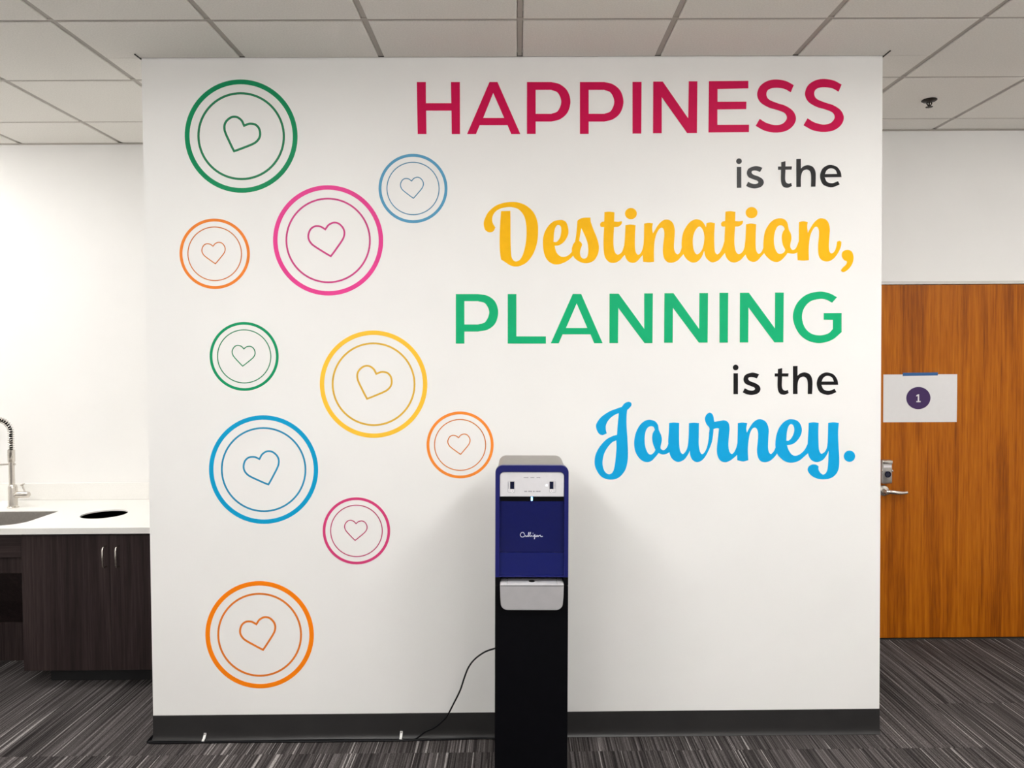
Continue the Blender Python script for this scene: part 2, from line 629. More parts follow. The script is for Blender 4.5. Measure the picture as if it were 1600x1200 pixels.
# dark strips painted as the shadow line at the wall top, then wall angles
bm = bmesh.new()
add_box(bm, WL, WR, WF - 0.0035, WF + 0.001, CEIL + 0.004, CEIL + 0.02)
add_box(bm, WL - 0.004, WL, WF, KB, CEIL + 0.001, CEIL + 0.02)
add_box(bm, WR, WR + 0.004, WF, KB, CEIL + 0.001, CEIL + 0.02)
add_box(bm, WL - 0.006, WL - 0.001, WF - 0.05, WF + 0.01, CEIL - 0.003, CEIL + 0.02)
add_box(bm, WR + 0.001, WR + 0.006, WF - 0.06, WF + 0.01, CEIL - 0.003, CEIL + 0.02)
struct(bm_obj('trim_1', bm, 'gap', sm=False), 'dark strip painted as the shadow line where wall meets ceiling')
bm = bmesh.new()
add_box(bm, XL, WL, KB - 0.022, KB, CEIL - 0.004, CEIL - 0.0005)
add_box(bm, WR, XR, DW - 0.022, DW, CEIL - 0.004, CEIL - 0.0005)
struct(bm_obj('trim_2', bm, 'grid', sm=False), 'ceiling wall angle')

# ceiling lamps (recessed two by four foot troffers)
lamp_words = {(-3, -4): 'recessed ceiling lamp over the carpet before the wall, left one of the near pair',
              (2, -4): 'recessed ceiling lamp over the carpet before the wall, right one of the near pair',
              (-3, -8): 'recessed ceiling lamp in the middle row of the room, left one of the pair',
              (2, -8): 'recessed ceiling lamp in the middle row of the room, right one of the pair',
              (-3, -12): 'added unseen ceiling lamp in the last row of the room, left one of the pair',
              (2, -12): 'added unseen ceiling lamp in the last row of the room, right one of the pair',
              (-5, 0): 'square recessed ceiling lamp in front of the kitchen counter',
              (-7, 0): 'long unseen ceiling lamp added to brighten the kitchen wall',
              (5, -2): 'unseen ceiling lamp added to brighten the wooden door and its wall'}
for c, r, n, kind in lamps:
    x0, x1 = GX + c * GS + 0.012, GX + (c + 1) * GS - 0.012
    y0, y1 = GY + r * GS + 0.012, GY + (r + n) * GS - 0.012
    org = ((x0 + x1) / 2, (y0 + y1) / 2, CEIL)
    t = tag(empty('ceiling_light', org), lamp_words[(c, r)], 'ceiling light', 'recessed ceiling lamps')
    a, b = (x1 - x0) / 2, (y1 - y0) / 2
    bm = bmesh.new()
    add_box(bm, -a, -a + 0.025, -b, b, 0, 0.05)
    add_box(bm, a - 0.025, a, -b, b, 0, 0.05)
    add_box(bm, -a + 0.025, a - 0.025, -b, -b + 0.025, 0, 0.05)
    add_box(bm, -a + 0.025, a - 0.025, b - 0.025, b, 0, 0.05)
    bm_obj('lamp_frame', bm, 'frame', t, sm=False)
    bm = bmesh.new()
    drop = 0.0 if c == -5 else 0.075           # lens hung below the ceiling, added to light wall tops and tiles
    add_box(bm, -a + 0.026, a - 0.026, -b + 0.026, b - 0.026, 0.004 - drop, 0.010)
    bm_obj('diffuser', bm, kind, t, sm=False)

# ------------------------------------------------------------------ wooden door
dr = struct(empty('door_1', (D0, DW, 0)), 'orange oak door with a keypad lock and lever handle')


def dbox(name, x0, x1, y0, y1, z0, z1, mat, par=dr, bev=0.0, seg=2):
    return box(name, x0, x1, y0, y1, z0, z1, mat, par, bev, seg, (D0, DW, 0))


slab = dbox('door_slab', D0 + 0.003, D1 - 0.003, DW + 0.002, DW + 0.046, 0.012, DH - 0.003, 'door', bev=0.0015, seg=1)
bm = bmesh.new()
add_box(bm, -0.020, -0.001, -0.004, 0.11, 0, DH + 0.018)
add_box(bm, D1 - D0 + 0.001, D1 - D0 + 0.020, -0.004, 0.11, 0, DH + 0.018)
add_box(bm, -0.001, D1 - D0 + 0.001, -0.004, 0.11, DH, DH + 0.018)
bm_obj('door_frame', bm, 'frame', dr, sm=False)
dbox('door_gap_backing', D0, D1, DW + 0.05, DW + 0.07, 0.002, DH, 'gap')  # dark sheet behind the slab, standing in for shade in its gaps
dbox('door_undercut_shade', D0, D1, DW + 0.004, DW + 0.09, -0.002, 0.006, 'gap')  # dark strip painted as the shaded gap under the door
lk = on_y(1385.3, 737, DW - 0.02)
lx, lz = lk.x, lk.z
bm = bmesh.new()
add_box(bm, lx - 0.031 - D0, lx + 0.031 - D0, -0.03, 0.003, lz - 0.071, lz + 0.071, 0.009, 3)
lock = bm_obj('lock_housing', bm, 'steel', dr)
lock['label'] = 'brushed steel keypad lock'


def lbox(name, x0, x1, z0, z1, y0, y1, mat, bev=0.002):
    bm = bmesh.new()
    add_box(bm, lx + x0 - D0, lx + x1 - D0, y0, y1, lz + z0, lz + z1, bev, 2)
    return bm_obj(name, bm, mat, lock)


lbox('lock_top_cap', -0.029, 0.029, 0.049, 0.068, -0.036, -0.028, 'chrome', 0.003)
lbox('lock_label', -0.022, 0.024, 0.026, 0.039, -0.032, -0.029, 'print', 0.001)
lbox('lock_side_tab', -0.033, -0.026, 0.0, 0.012, -0.033, -0.026, 'chrome')
lbox('lock_side_tab', 0.026, 0.033, 0.0, 0.012, -0.033, -0.026, 'chrome')
bm = bmesh.new()
add_lathe(bm, [(0.017, 0.0), (0.019, -0.006), (0.016, -0.009), (0.012, -0.006), (0.0005, -0.006)], (lx + 0.001 - D0, -0.029, lz - 0.014), 'y', 24)
bm_obj('lock_cylinder', bm, 'screen', lock)
hb = on_y(1384, 768, DW - 0.03)
hx, hz = hb.x - D0, hb.z
bm = bmesh.new()
add_lathe(bm, [(0.033, 0.002), (0.034, -0.004), (0.030, -0.010), (0.016, -0.014), (0.013, -0.045), (0.014, -0.058), (0.002, -0.060)], (hx, 0, hz), 'y', 28)
lever = bm_obj('lever_handle', bm, 'chrome', dr)
lever['label'] = 'nickel lever handle'
pts = catmull([(hx - 0.006, -0.052, hz + 0.002), (hx + 0.02, -0.056, hz + 0.001), (hx + 0.055, -0.058, hz - 0.003), (hx + 0.095, -0.056, hz - 0.004), (hx + 0.122, -0.053, hz - 0.001)], n=6)
bm = bmesh.new()
add_tube(bm, pts, [0.010 + 0.004 * math.sin(PI * min(1, k / 18)) if k < len(pts) - 2 else 0.010 - 0.004 * (k - len(pts) + 3) for k in range(len(pts))], 14)
bm_obj('lever_grip', bm, 'chrome', lever)

# paper sign on the door
PY = DW + 0.0018
tl, br = on_y(1380.3, 585.5, PY), on_y(1494.8, 659, PY)
sg = tag(empty('paper_sign', ((tl.x + br.x) / 2, PY, (tl.z + br.z) / 2)), 'white paper sheet with the purple number disc taped to the door', 'sign')
a, b = (br.x - tl.x) / 2, (tl.z - br.z) / 2
prism('sheet', [[(-a, -b), (a, -b - 0.001), (a + 0.001, b), (-a, b + 0.001)]], 0.0006, 'paper', sg)
dc = on_y(1434.8, 622, PY)
ox, oz = dc.x - sg.location.x, dc.z - sg.location.z
disc = prism('number_disc', [circle(ox, oz, 0.0725, 48, 0.0665)], 0.0004, 'purple', sg, (0, -0.0006, 0))
disc['label'] = 'purple printed disc'
one = [(-0.012, -0.0245), (0.0135, -0.0245), (0.0135, -0.0175), (0.0048, -0.0175), (0.0048, 0.0225), (-0.003, 0.0225), (-0.0125, 0.0165), (-0.0125, 0.0095), (-0.0038, 0.0125), (-0.0038, -0.0175), (-0.012, -0.0175)]
prism('numeral', [[(ox + p[0], oz + p[1]) for p in one]], 0.0003, 'print', sg, (0, -0.0010, 0))['label'] = 'white numeral 1'
t0, t1 = on_y(1410, 582.5, PY), on_y(1465.5, 587, PY)
tp = prism('masking_tape', [[(-0.105, -0.010), (0.105, -0.008), (0.106, 0.010), (-0.104, 0.009)]], 0.0004, 'tape', None, ((t0.x + t1.x) / 2, PY - 0.0007, (t0.z + t1.z) / 2))
tag(tp, 'strip of blue masking tape along the top of the paper sheet', 'tape')

# ------------------------------------------------------------------ kitchen: cabinet, worktop, sink, tap
CZ, CF, CT = 0.845, 3.745, 0.031              # worktop height, front edge, thickness
CFX = 3.765                                    # cabinet front
sk_r, sk_b, sk_f = -2.63, 4.18, 3.815          # sink right side, back and front
bin_c = on_z(163, 803.2, CZ)
bm = bmesh.new()
me = prism_mesh('countertop', [
    rrect(XL + 0.002, WL - 0.001, CF, KB - 0.001, 0.0),
    rrect(-3.42, sk_r, sk_f, sk_b, (0.05, 0.11, 0.02, 0.05), 8),
    circle(bin_c.x, bin_c.y, 0.118, 48)], CT)
# the outline was drawn in x, y: lay it flat
me.transform(Matrix(((1, 0, 0, 0), (0, 0, 1, 0), (0, -1, 0, 0), (0, 0, 0, 1))))
zs = [v.co.z for v in me.vertices]
me.transform(Matrix.Translation((0, 0, CZ - max(zs))))
ct = tag(link_mesh('countertop', me, 'quartz'), 'white quartz countertop with a round waste opening', 'countertop')
box('backsplash', XL + 0.002, WL - 0.001, KB - 0.022, KB - 0.001, CZ, CZ + 0.105, 'quartz', ct, 0.002, 1)
bm = bmesh.new()
add_lathe(bm, [(0.1178, CZ - 0.007), (0.1178, CZ - 0.30), (0.1165, CZ - 0.30), (0.1165, CZ - 0.007)], (bin_c.x, bin_c.y, 0), 'z', 40)
bm_obj('waste_sleeve', bm, 'hole', ct)['label'] = 'black waste sleeve'
# the sink bowl
sx0, sx1, sy0, sy1 = -3.42, sk_r, sk_f, sk_b
bm = bmesh.new()
loops = []
for ins, z, r in ((0.0006, CZ - 0.004, 0.06), (0.003, CZ - 0.004, 0.06), (0.006, CZ - 0.06, 0.06), (0.012, CZ - 0.17, 0.06), (0.03, CZ - 0.205, 0.05), (0.08, CZ - 0.215, 0.03)):
    loops.append([bm.verts.new((p[0], p[1], z)) for p in rrect(sx0 + ins, sx1 - ins, sy0 + ins, sy1 - ins, (r, 0.11, min(r, 0.025), r), 8)])
for q, s in zip(loops, loops[1:]):
    for k in range(len(q)):
        bm.faces.new((q[k], q[(k + 1) % len(q)], s[(k + 1) % len(q)], s[k]))
bm.faces.new(loops[-1])
sink = tag(bm_obj('sink', bm, 'steel'), 'brushed steel undermount sink in the white countertop', 'sink')
lathe('drain', [(0.055, 0.002), (0.05, 0.005), (0.03, 0.004), (0.028, -0.004), (0.001, -0.005)], ((sx0 + sx1) / 2, (sy0 + sy1) / 2, CZ - 0.214), 'chrome', sink)

# base cabinet
cx0, cx1 = -2.575, WL - 0.012
cb = tag(empty('base_cabinet', ((cx0 + cx1) / 2, (CFX + KB) / 2, 0)), 'dark wood base cabinet with two doors under the countertop', 'cabinet')
co = tuple(cb.location)
zt = CZ - CT - 0.004
bm = bmesh.new()
for q in ((cx0, cx0 + 0.019, CFX + 0.02, KB - 0.03, 0.098, zt), (cx1 - 0.019, cx1, CFX + 0.02, KB - 0.03, 0.098, zt),
          (cx0 + 0.019, cx1 - 0.019, KB - 0.05, KB - 0.03, 0.098, zt), (cx0 + 0.019, cx1 - 0.019, CFX + 0.021, KB - 0.05, 0.098, 0.117)):
    add_box(bm, q[0] - co[0], q[1] - co[0], q[2] - co[1], q[3] - co[1], q[4], q[5])
bm_obj('cabinet_body', bm, 'cab', cb, sm=False)
box('toe_kick', cx0 + 0.075, cx1, 3.868, KB - 0.03, 0.0, 0.098, 'black', cb, org=co)
xm = on_y(171.5, 870, CFX).x
for k, (a, b) in enumerate(((cx0, xm - 0.0007), (xm + 0.0007, cx1))):
    d = box('cabinet_door', a, b, CFX, CFX + 0.019, 0.096, zt - 0.006, 'cab', cb, 0.0012, 1, co)
    hp = [on_y(px, py, CFX - 0.034) for px, py in (((159.5, 856), (160.5, 888)) if k == 0 else ((180, 856), (181, 888)))]
    zt_, zb_, hx_ = hp[0].z, hp[1].z, (hp[0].x + hp[1].x) / 2
    ln = [(0.0, CFX + 0.001, zt_), (0.0, CFX - 0.020, zt_), (0.0, CFX - 0.029, zt_ - 0.003), (0.0, CFX - 0.034, zt_ - 0.012),
          (0.0, CFX - 0.034, zb_ + 0.012), (0.0, CFX - 0.029, zb_ + 0.003), (0.0, CFX - 0.020, zb_), (0.0, CFX + 0.001, zb_)]
    tube('handle', [(p[0] + hx_ - co[0], p[1] - co[1], p[2] - co[2]) for p in ln], 0.0042, 'chrome', d, 10)['label'] = 'nickel wire pull'
# apron over the open knee space under the sink
ap = box('sink_apron', -3.55, cx0 - 0.003, CFX + 0.008, CFX + 0.027, 0.688, zt, 'cabh', None, 0.001, 1)
tag(ap, 'dark wood apron panel below the sink edge', 'panel')
bm = bmesh.new()
kp = [(3.794, 0.805), (3.794, 0.60), (4.13, 0.22), (4.13, 0.0), (4.15, 0.0), (4.15, 0.23), (3.809, 0.61), (3.809, 0.805)]
ends = [[bm.verts.new((x, p[0], p[1])) for p in kp] for x in (-3.55, cx0 - 0.003)]
for q in range(8):
    bm.faces.new((ends[0][q], ends[0][(q + 1) % 8], ends[1][(q + 1) % 8], ends[1][q]))
for q in ends:
    bm.faces.new(q)
tag(bm_obj('knee_panel', bm, 'cab', sm=False), 'sloping dark panel in the open space under the sink', 'panel')
box_ = box('sink_end_panel', -3.572, -3.552, CFX + 0.004, KB - 0.03, 0.0, zt, 'cab', None, 0.001, 1)
tag(box_, 'dark upright end panel at the far side of the sink space', 'panel')

# spring tap
FY = 4.285
fb = on_y(20.5, 790, FY)
fx = fb.x
S = FY / FOC                                   # metres per image pixel at the tap
tp0 = tag(empty('faucet', (fx, FY, CZ)), 'tall nickel spring tap beside the sink', 'faucet')
bm = bmesh.new()
add_lathe(bm, [(0.030, 0.0), (0.031, 0.004), (0.026, 0.008), (0.0245, 0.02), (0.0245, 0.118), (0.022, 0.128), (0.0165, 0.134)], (0, 0, 0), 'z', 24)
bm_obj('tap_body', bm, 'chrome', tp0)
zr = on_y(19, 722, FY).z - CZ
zs_ = on_y(19, 703, FY).z - CZ
lathe('riser', [(0.0155, 0.130), (0.0155, zr), (0.017, zr + 0.001), (0.019, zr + 0.004), (0.019, zs_), (0.012, zs_ + 0.003)], (-0.004, 0, 0), 'chrome', tp0, 'z', 20)
bm = bmesh.new()
zh = on_y(30, 773, FY).z - CZ
add_lathe(bm, [(0.012, 0.0), (0.0185, 0.012), (0.0195, 0.03), (0.0195, 0.078), (0.017, 0.092), (0.010, 0.098)], (0.0, 0, zh), 'x', 20)
tv = bm_obj('valve', bm, 'chrome', tp0)
zk = on_y(35, 757, FY).z - CZ
tube('valve_lever', [(0.072, 0, zh + 0.015), (0.064, 0, zh + 0.035), (0.058, 0, zk - 0.006)], 0.0045, 'chrome', tv, 8)
tube('lever_knob', [(0.046, 0, zk - 0.007), (0.052, 0, zk - 0.003), (0.058, 0, zk), (0.070, 0, zk + 0.004)], [0.003, 0.006, 0.006, 0.003], 'chrome', tv, 8)
# spring arc to the spray head, which hangs over the sink
ra = 0.082
zt0 = on_y(18, 676, FY).z - CZ
path = [(-0.004, 0, zs_ + 0.002 + (zt0 - zs_) * k / 8) for k in range(9)]
path += [(-0.004 - ra + ra * math.cos(a), 0, zt0 + ra * 0.95 * math.sin(a)) for a in [PI * k / 24 for k in range(1, 25)]]
path += [(-0.004 - 2 * ra, 0, zt0 - 0.02 * k) for k in range(1, 4)]
tube('hose', path, 0.0085, 'cable', tp0, 10)
fine = catmull(path, n=12)
coil, acc = [], 0.0
for i, p in enumerate(fine[:-1]):
    t = (fine[i + 1] - p).normalized()
    n1 = Vector((0, 1, 0))
    n2 = t.cross(n1)
    acc += (fine[i + 1] - p).length
    a = 2 * PI * acc / 0.013
    coil.append(p + (n1 * math.cos(a) + n2 * math.sin(a)) * 0.0155)
dense = catmull(coil, n=2)
tube('spring', dense, 0.0022, 'chrome', tp0, 5)
lathe('spray_head', [(0.013, 0.0), (0.016, -0.01), (0.016, -0.07), (0.022, -0.10), (0.023, -0.125), (0.018, -0.13)], (-0.004 - 2 * ra, 0, zt0 - 0.06), 'chrome', tp0, 'z', 20)
za = on_y(5, 725, FY).z - CZ
tube('holder_arm', [(-0.012, 0, za), (-0.06, 0, za - 0.003), (-0.004 - 2 * ra + 0.016, 0, za - 0.006)], 0.0055, 'chrome', tp0, 10)
tube('holder_knob', [(0.008, 0, za - 0.002), (0.018, 0, za - 0.002), (0.034, 0, za - 0.020), (0.036, 0, za - 0.021)][:2], 0.006, 'chrome', tp0, 8)

# ------------------------------------------------------------------ fire sprinkler
sp = on_z(1452, 156, CEIL)
s0 = tag(empty('sprinkler_head', (sp.x, sp.y, CEIL)), 'small dark fire sprinkler head on the ceiling near the door', 'sprinkler')
lathe('escutcheon', [(0.036, 0.0005), (0.038, -0.003), (0.032, -0.008), (0.018, -0.010), (0.010, -0.012)], (0, 0, 0), 'bronze', s0, 'z', 24)
bm = bmesh.new()
add_tube(bm, [(-0.010, 0, -0.010), (-0.013, 0, -0.020), (-0.004, 0, -0.032)], 0.003, 8)
add_tube(bm, [(0.010, 0, -0.010), (0.013, 0, -0.020), (0.004, 0, -0.032)], 0.003, 8)
add_tube(bm, [(0, 0, -0.010), (0, 0, -0.036)], 0.0035, 8)
bm_obj('yoke', bm, 'bronze', s0)
teeth = []
for k in range(24):
    r = 0.0175 if k % 2 else 0.013
    teeth += [(r * math.cos(2 * PI * (k - 0.32) / 24), r * math.sin(2 * PI * (k - 0.32) / 24)), (r * math.cos(2 * PI * (k + 0.32) / 24), r * math.sin(2 * PI * (k + 0.32) / 24))]
me = prism_mesh('deflector', [teeth], 0.0022)
me.transform(Matrix(((1, 0, 0, 0), (0, 0, 1, 0), (0, 1, 0, -0.036), (0, 0, 0, 1))))
link_mesh('deflector', me, 'bronze', s0)

# ------------------------------------------------------------------ water dispenser
CY0, CY1 = 2.75, 3.06
ccx = 0.0465
wd = tag(empty('water_dispenser', (ccx - 0.006, (CY0 + CY1) / 2, 0)), 'black and blue floor-standing water dispenser with silver drip tray', 'water dispenser')
wd.rotation_euler = (0, math.radians(0.55), 0)
wo = Vector(wd.location)


def W(px, py, y=CY0):
    """Measured front-face point -> local x, z (the unit leans by half a degree)."""
    p = on_y(px, py, y)
    a = math.radians(0.55)
    dx, dz = p.x - wo.x, p.z
    return (dx * math.cos(a) - dz * math.sin(a), dx * math.sin(a) + dz * math.cos(a))


yl = CY0 - wo.y                                # local y of the front face
top = W(831, 727.3)[1]
xa, xb = W(773.9, 800)[0], W(888.4, 800)[0]
zbl = W(831, 902)[1]                           # bottom of the blue front
# body shell behind the front frame
dpt = CY1 - CY0
prism('rear_housing', [rrect(xa + 0.006, xb - 0.006, zbl, top - 0.004, (0, 0, 0.03, 0.03), 8)], dpt - 0.03, 'lid', wd, (0, CY1 - wo.y, 0), 0.0)
prism('lower_cabinet', [rrect(xa, xb, 0.012, W(831, 913.4)[1] - 0.003, 0.004, 2)], dpt, 'cblack', wd, (0, CY1 - wo.y, 0), 0.002)
bm = bmesh.new()
add_box(bm, xa + 0.012, xb - 0.012, yl + 0.02, -yl - 0.01, 0.0, 0.014)
bm_obj('foot_plinth', bm, 'cblack', wd, sm=False)
# blue front frame with an alcove opening
pxl, pxr, pzt, pzm, pzs = W(781, 760)[0], W(881.4, 760)[0], W(831, 738)[1], W(831, 776.2)[1], W(831, 783.8)[1]
zdk = W(831, 864)[1]
prism('front_frame', [rrect(xa, xb, zbl, top, (0, 0, 0.028, 0.028), 8),
                      rrect(pxl - 0.0008, pxr + 0.0008, zbl + 0.004, pzt + 0.0008, (0, 0, 0.017, 0.017), 8)], 0.032, 'blueb', wd, (0, yl + 0.032, 0), 0.0015)
cp = prism('control_panel', [rrect(pxl, pxr, pzm, pzt, (0, 0, 0.016, 0.016), 8)], 0.026, 'silver', wd, (0, yl + 0.030, 0), 0.001)
cp['label'] = 'silver control panel'
prism('nozzle_strip', [rrect(pxl, pxr, pzs, pzm, 0)], 0.02, 'cblack', wd, (0, yl + 0.032, 0))['label'] = 'black strip with a blue light'
led = W(831, 780.3)
prism('blue_light', [rrect(led[0] - 0.0032, led[0] + 0.0032, led[1] - 0.0075, led[1] + 0.0075, 0.003, 4)], 0.002, 'led', wd, (0, yl + 0.0118, 0))
bp_ = prism('blue_panel', [rrect(pxl - 0.0006, pxr + 0.0006, zdk, pzs, 0)], 0.02, 'bluep', wd, (0, yl + 0.034, 0))
bp_['label'] = 'gloss dark blue panel with white script logo'
prism('splash_panel', [rrect(pxl - 0.0006, pxr + 0.0006, zbl + 0.004, zdk - 0.001, 0)], 0.023, 'bluel', wd, (0, yl + 0.034, 0))
# control panel print and displays
fy = yl + 0.0042 - cp.location.y                # panel face, in the panel's own frame


def pprint(x0, x1, y0, y1, mat='ink', name='panel_print', r=0.0, d=0.0006, par=cp, f=None):
    a, b = W(x0, y1), W(x1, y0)
    return prism(name, [rrect(a[0], b[0], a[1], b[1], r)], d, mat, par, (0, fy, 0))


for x0, x1, tx in ((797, 803.6, 794.6), (858.9, 864.9, 867.0)):
    pprint(x0, x1, 752.8, 764.4, 'screen', 'display', 0.001, 0.001)
    a, b = W(x0 - 0.6 if x0 > 800 else 793.2, 770.0), W(868.6 if x0 > 800 else 804.6, 752.0)
    prism('button_outline', [rrect(a[0], b[0], a[1], b[1], 0.006, 5), rrect(a[0] + 0.0007, b[0] - 0.0007, a[1] + 0.0007, b[1] - 0.0007, 0.0054, 5)], 0.0004, 'ink', cp, (0, fy, 0))
    c = W((x0 + x1) / 2, 767.4)
    prism('button', [circle(c[0], c[1], 0.0062, 24)], 0.0012, 'print', cp, (0, fy, 0))
    prism('button_mark', [circle(c[0], c[1], 0.0012, 10)], 0.0016, 'ink', cp, (0, fy, 0))
    for k in range(5):
        pprint(tx - 0.5, tx + 0.5, 754.2 + k * 2.0, 755.4 + k * 2.0)
c = W(854.2, 758.6)
prism('indicator_light', [circle(c[0], c[1], 0.0034, 16)], 0.0012, 'ledw', cp, (0, fy, 0))
for x0, n in ((818.4, 5), (829, 4), (838.6, 4)):
    for k in range(n):
        pprint(x0 + k * 1.5, x0 + k * 1.5 + 1.0, 746.1, 747.2)
for k in range(17):
    if k not in (3, 8, 11):
        pprint(819.4 + k * 1.5, 819.4 + k * 1.5 + 1.0, 767.2, 768.8)
# white script word on the blue panel
strokes = [[(525, 450), (500, 385), (440, 350), (375, 390), (350, 460), (370, 520), (430, 550), (500, 530), (550, 480)],
           [(550, 480), (560, 470), (565, 510), (590, 530), (625, 500), (632, 475), (638, 520), (655, 530)],
           [(655, 530), (692, 450), (714, 370), (702, 350), (686, 400), (682, 500), (700, 530)],
           [(700, 530), (750, 450), (782, 370), (772, 350), (756, 400), (752, 500), (772, 530)],
           [(772, 530), (830, 475), (836, 515), (862, 530)], [(868, 402), (892, 378)],
           [(958, 455), (920, 470), (892, 508), (912, 530), (948, 490), (966, 435), (958, 540), (948, 620), (930, 622), (940, 575), (1000, 500)],
           [(1062, 468), (1022, 485), (1010, 520), (1040, 530), (1075, 478), (1078, 518), (1104, 530)],
           [(1104, 530), (1130, 475), (1142, 500), (1175, 468), (1195, 485), (1200, 522), (1240, 530), (1292, 515)]]
bm = bmesh.new()
for s in strokes:
    q = catmull([W(800 + p[0] / 26.67, 820 + p[1] / 26.67) for p in s], n=5)
    add_tube(bm, [(p[0], yl + 0.0140, p[1]) for p in q], 0.0011, 6)
lg = bm_obj('logo', bm, 'logo', bp_, (0, -bp_.location.y, 0))
lg['label'] = 'white script lettering'
# drip tray, standing out of the front
TYF = 0.022                                    # how far the tray stands proud
TF = CY0 - TYF
tz, tb = W(831, 913.4, TF)[1], W(831, 953.6, TF)[1]
t0x, t1x = W(781.2, 914, TF)[0], W(881.0, 914, TF)[0]
loop = [(t0x, tz), (t0x + 0.001, tb + 0.05)] + [(t0x + 0.003 + 0.026 - 0.026 * math.cos(a), tb + 0.026 - 0.026 * math.sin(a)) for a in [0.5 * PI * k / 7 for k in range(8)]]
loop += [(t1x - 0.003 - 0.026 + 0.026 * math.sin(a), tb + 0.026 - 0.026 * math.cos(a)) for a in [0.5 * PI * k / 7 for k in range(8)]] + [(t1x - 0.001, tb + 0.05), (t1x, tz)]
tr = prism('drip_tray', [loop], TYF + 0.02, 'tray', wd, (0, yl + 0.02, 0), 0.0025)
tr['label'] = 'silver drip tray'
tzt = tz + 0.0012
back = yl + 0.052
bm = bmesh.new()
zlo = W(831, 913.4)[1] - 0.003
add_box(bm, xa, t0x - 0.001, yl, yl + 0.07, zlo, zbl - 0.0005)
add_box(bm, t1x + 0.001, xb, yl, yl + 0.07, zlo, zbl - 0.0005)
add_box(bm, t0x - 0.001, t1x + 0.001, back + 0.001, yl + 0.07, zlo, zbl + 0.003)
add_box(bm, xa + 0.002, xb - 0.002, yl + 0.07, -yl, zlo, zbl - 0.0005)
bm_obj('tray_surround', bm, 'cblack', wd, sm=False)
prism('tray_groove', [rrect(t0x + 0.001, t1x - 0.001, tz - 0.0058, tz - 0.0046, 0)], 0.0006, 'cblack', tr, (0, yl - TYF - tr.location.y, 0))
bm = bmesh.new()
secs = [(t0x + 0.002, t0x + 0.026), (t0x + 0.0275, t1x - 0.0255), (t1x - 0.024, t1x - 0.002)]
for a, b in secs:
    add_box(bm, a, b, yl - TYF + 0.002, back, tz - 0.004, tzt, 0.0008, 1)
bm_obj('tray_grille', bm, 'silver', tr, (0, -tr.location.y, 0))
bm = bmesh.new()
add_lathe(bm, [(0.012, 0.0), (0.012, 0.0006), (0.009, 0.0008), (0.001, 0.0008)], ((t0x + t1x) / 2, yl + 0.016, tzt), 'z', 20)
bm_obj('tray_finger_hole', bm, 'cblack', tr, (0, -tr.location.y, 0))

# power cord: from the dispenser down to the floor, along the base and round the corner
cpts = [(778, 1012, 3.03), (771, 1013.8, 3.06), (757, 1019, 3.10), (741.8, 1030, 3.125), (732, 1043, 3.14), (725.5, 1059, 3.15), (719, 1078.6, 3.16),
        (709, 1099, 3.172), (698.5, 1118.7, 3.185), (688, 1130, 3.198), (678, 1137.5, 3.205), (664, 1144, 3.212)]
cw = [on_y(*p) for p in cpts]
fl_pts = [(650, 1147.5), (627, 1149), (560, 1150.5), (480, 1152.5), (400, 1154), (323, 1156), (280, 1158), (252, 1159.5)]
cw += [Vector((on_z(*p, 0.004).x, WF - 0.0215 - 0.002 * math.sin(k * 1.7), 0.0042)) for k, p in enumerate(fl_pts)]
cw += [Vector((WL - 0.003, WF - 0.019, 0.0042)), Vector((WL - 0.010, WF - 0.004, 0.0042)), Vector((WL - 0.0105, WF + 0.1, 0.0042)), Vector((WL - 0.0105, WF + 0.38, 0.0042))]
cord = tube('power_cord', catmull(cw, n=8), 0.0036, 'cable', None, 8)
tag(cord, 'black power cord running from the dispenser along the baseboard', 'cord')
tw = [Vector((-0.06, 3.10, 0.05)), Vector((-0.08, 3.17, 0.02)), Vector((-0.13, WF - 0.022, 0.0055))]
tw += [Vector((on_z(px, 1152, 0.0045).x, WF - 0.0315 - dy, 0.0045)) for px, dy in ((700, -0.007), (640, -0.001), (560, 0.0), (470, 0.001), (390, 0.0), (323, 0.0), (270, 0.002), (250, 0.001))]
tw += [Vector((WL - 0.010, WF - 0.026, 0.0045)), Vector((WL - 0.0185, WF - 0.008, 0.0045)), Vector((WL - 0.019, WF + 0.1, 0.0045)), Vector((WL - 0.019, WF + 0.38, 0.0045))]
tag(tube('floor_cable', catmull(tw, n=8), 0.0042, 'cable', None, 8), 'black cable lying on the carpet at the foot of the baseboard', 'cable')
for px, words in ((323, 'white cable clip on the baseboard under the orange circle'), (627.3, 'white cable clip on the baseboard nearest the water dispenser')):
    cxp = on_z(px, 1152, 0.004).x
    k = tag(empty('cable_clip', (cxp, WF - 0.0215, 0)), words, 'cable clip', 'cable clips on the baseboard')
    bm = bmesh.new()
    rr = [(-0.0045, 0.0), (-0.0065, 0.004), (-0.004, 0.0095), (0.001, 0.0115), (0.006, 0.012), (0.0185, 0.026), (0.0195, 0.034)]
    pr = [(p[0] - 0.0002, p[1]) for p in rr]
    vs = []
    for s in (-0.0055, 0.0055):
        vs.append([[bm.verts.new((s, p[0] - 0.0012 * q, p[1] + 0.0012 * q)) for p in pr] for q in (0, 1)])
    for i in range(len(pr) - 1):
        for q in (0, 1):
            bm.faces.new((vs[0][q][i], vs[0][q][i + 1], vs[1][q][i + 1], vs[1][q][i]))
        for s in (0, 1):
            bm.faces.new((vs[s][0][i], vs[s][0][i + 1], vs[s][1][i + 1], vs[s][1][i]))
    for i in (0, len(pr) - 1):
        bm.faces.new((vs[0][0][i], vs[1][0][i], vs[1][1][i], vs[0][1][i]))
    bm_obj('clip_strap', bm, 'clip', k)
    lathe('clip_nail', [(0.004, 0.003), (0.004, -0.0015), (0.001, -0.002)], (0, 0.0165, 0.028), 'steel', k, 'y', 12)

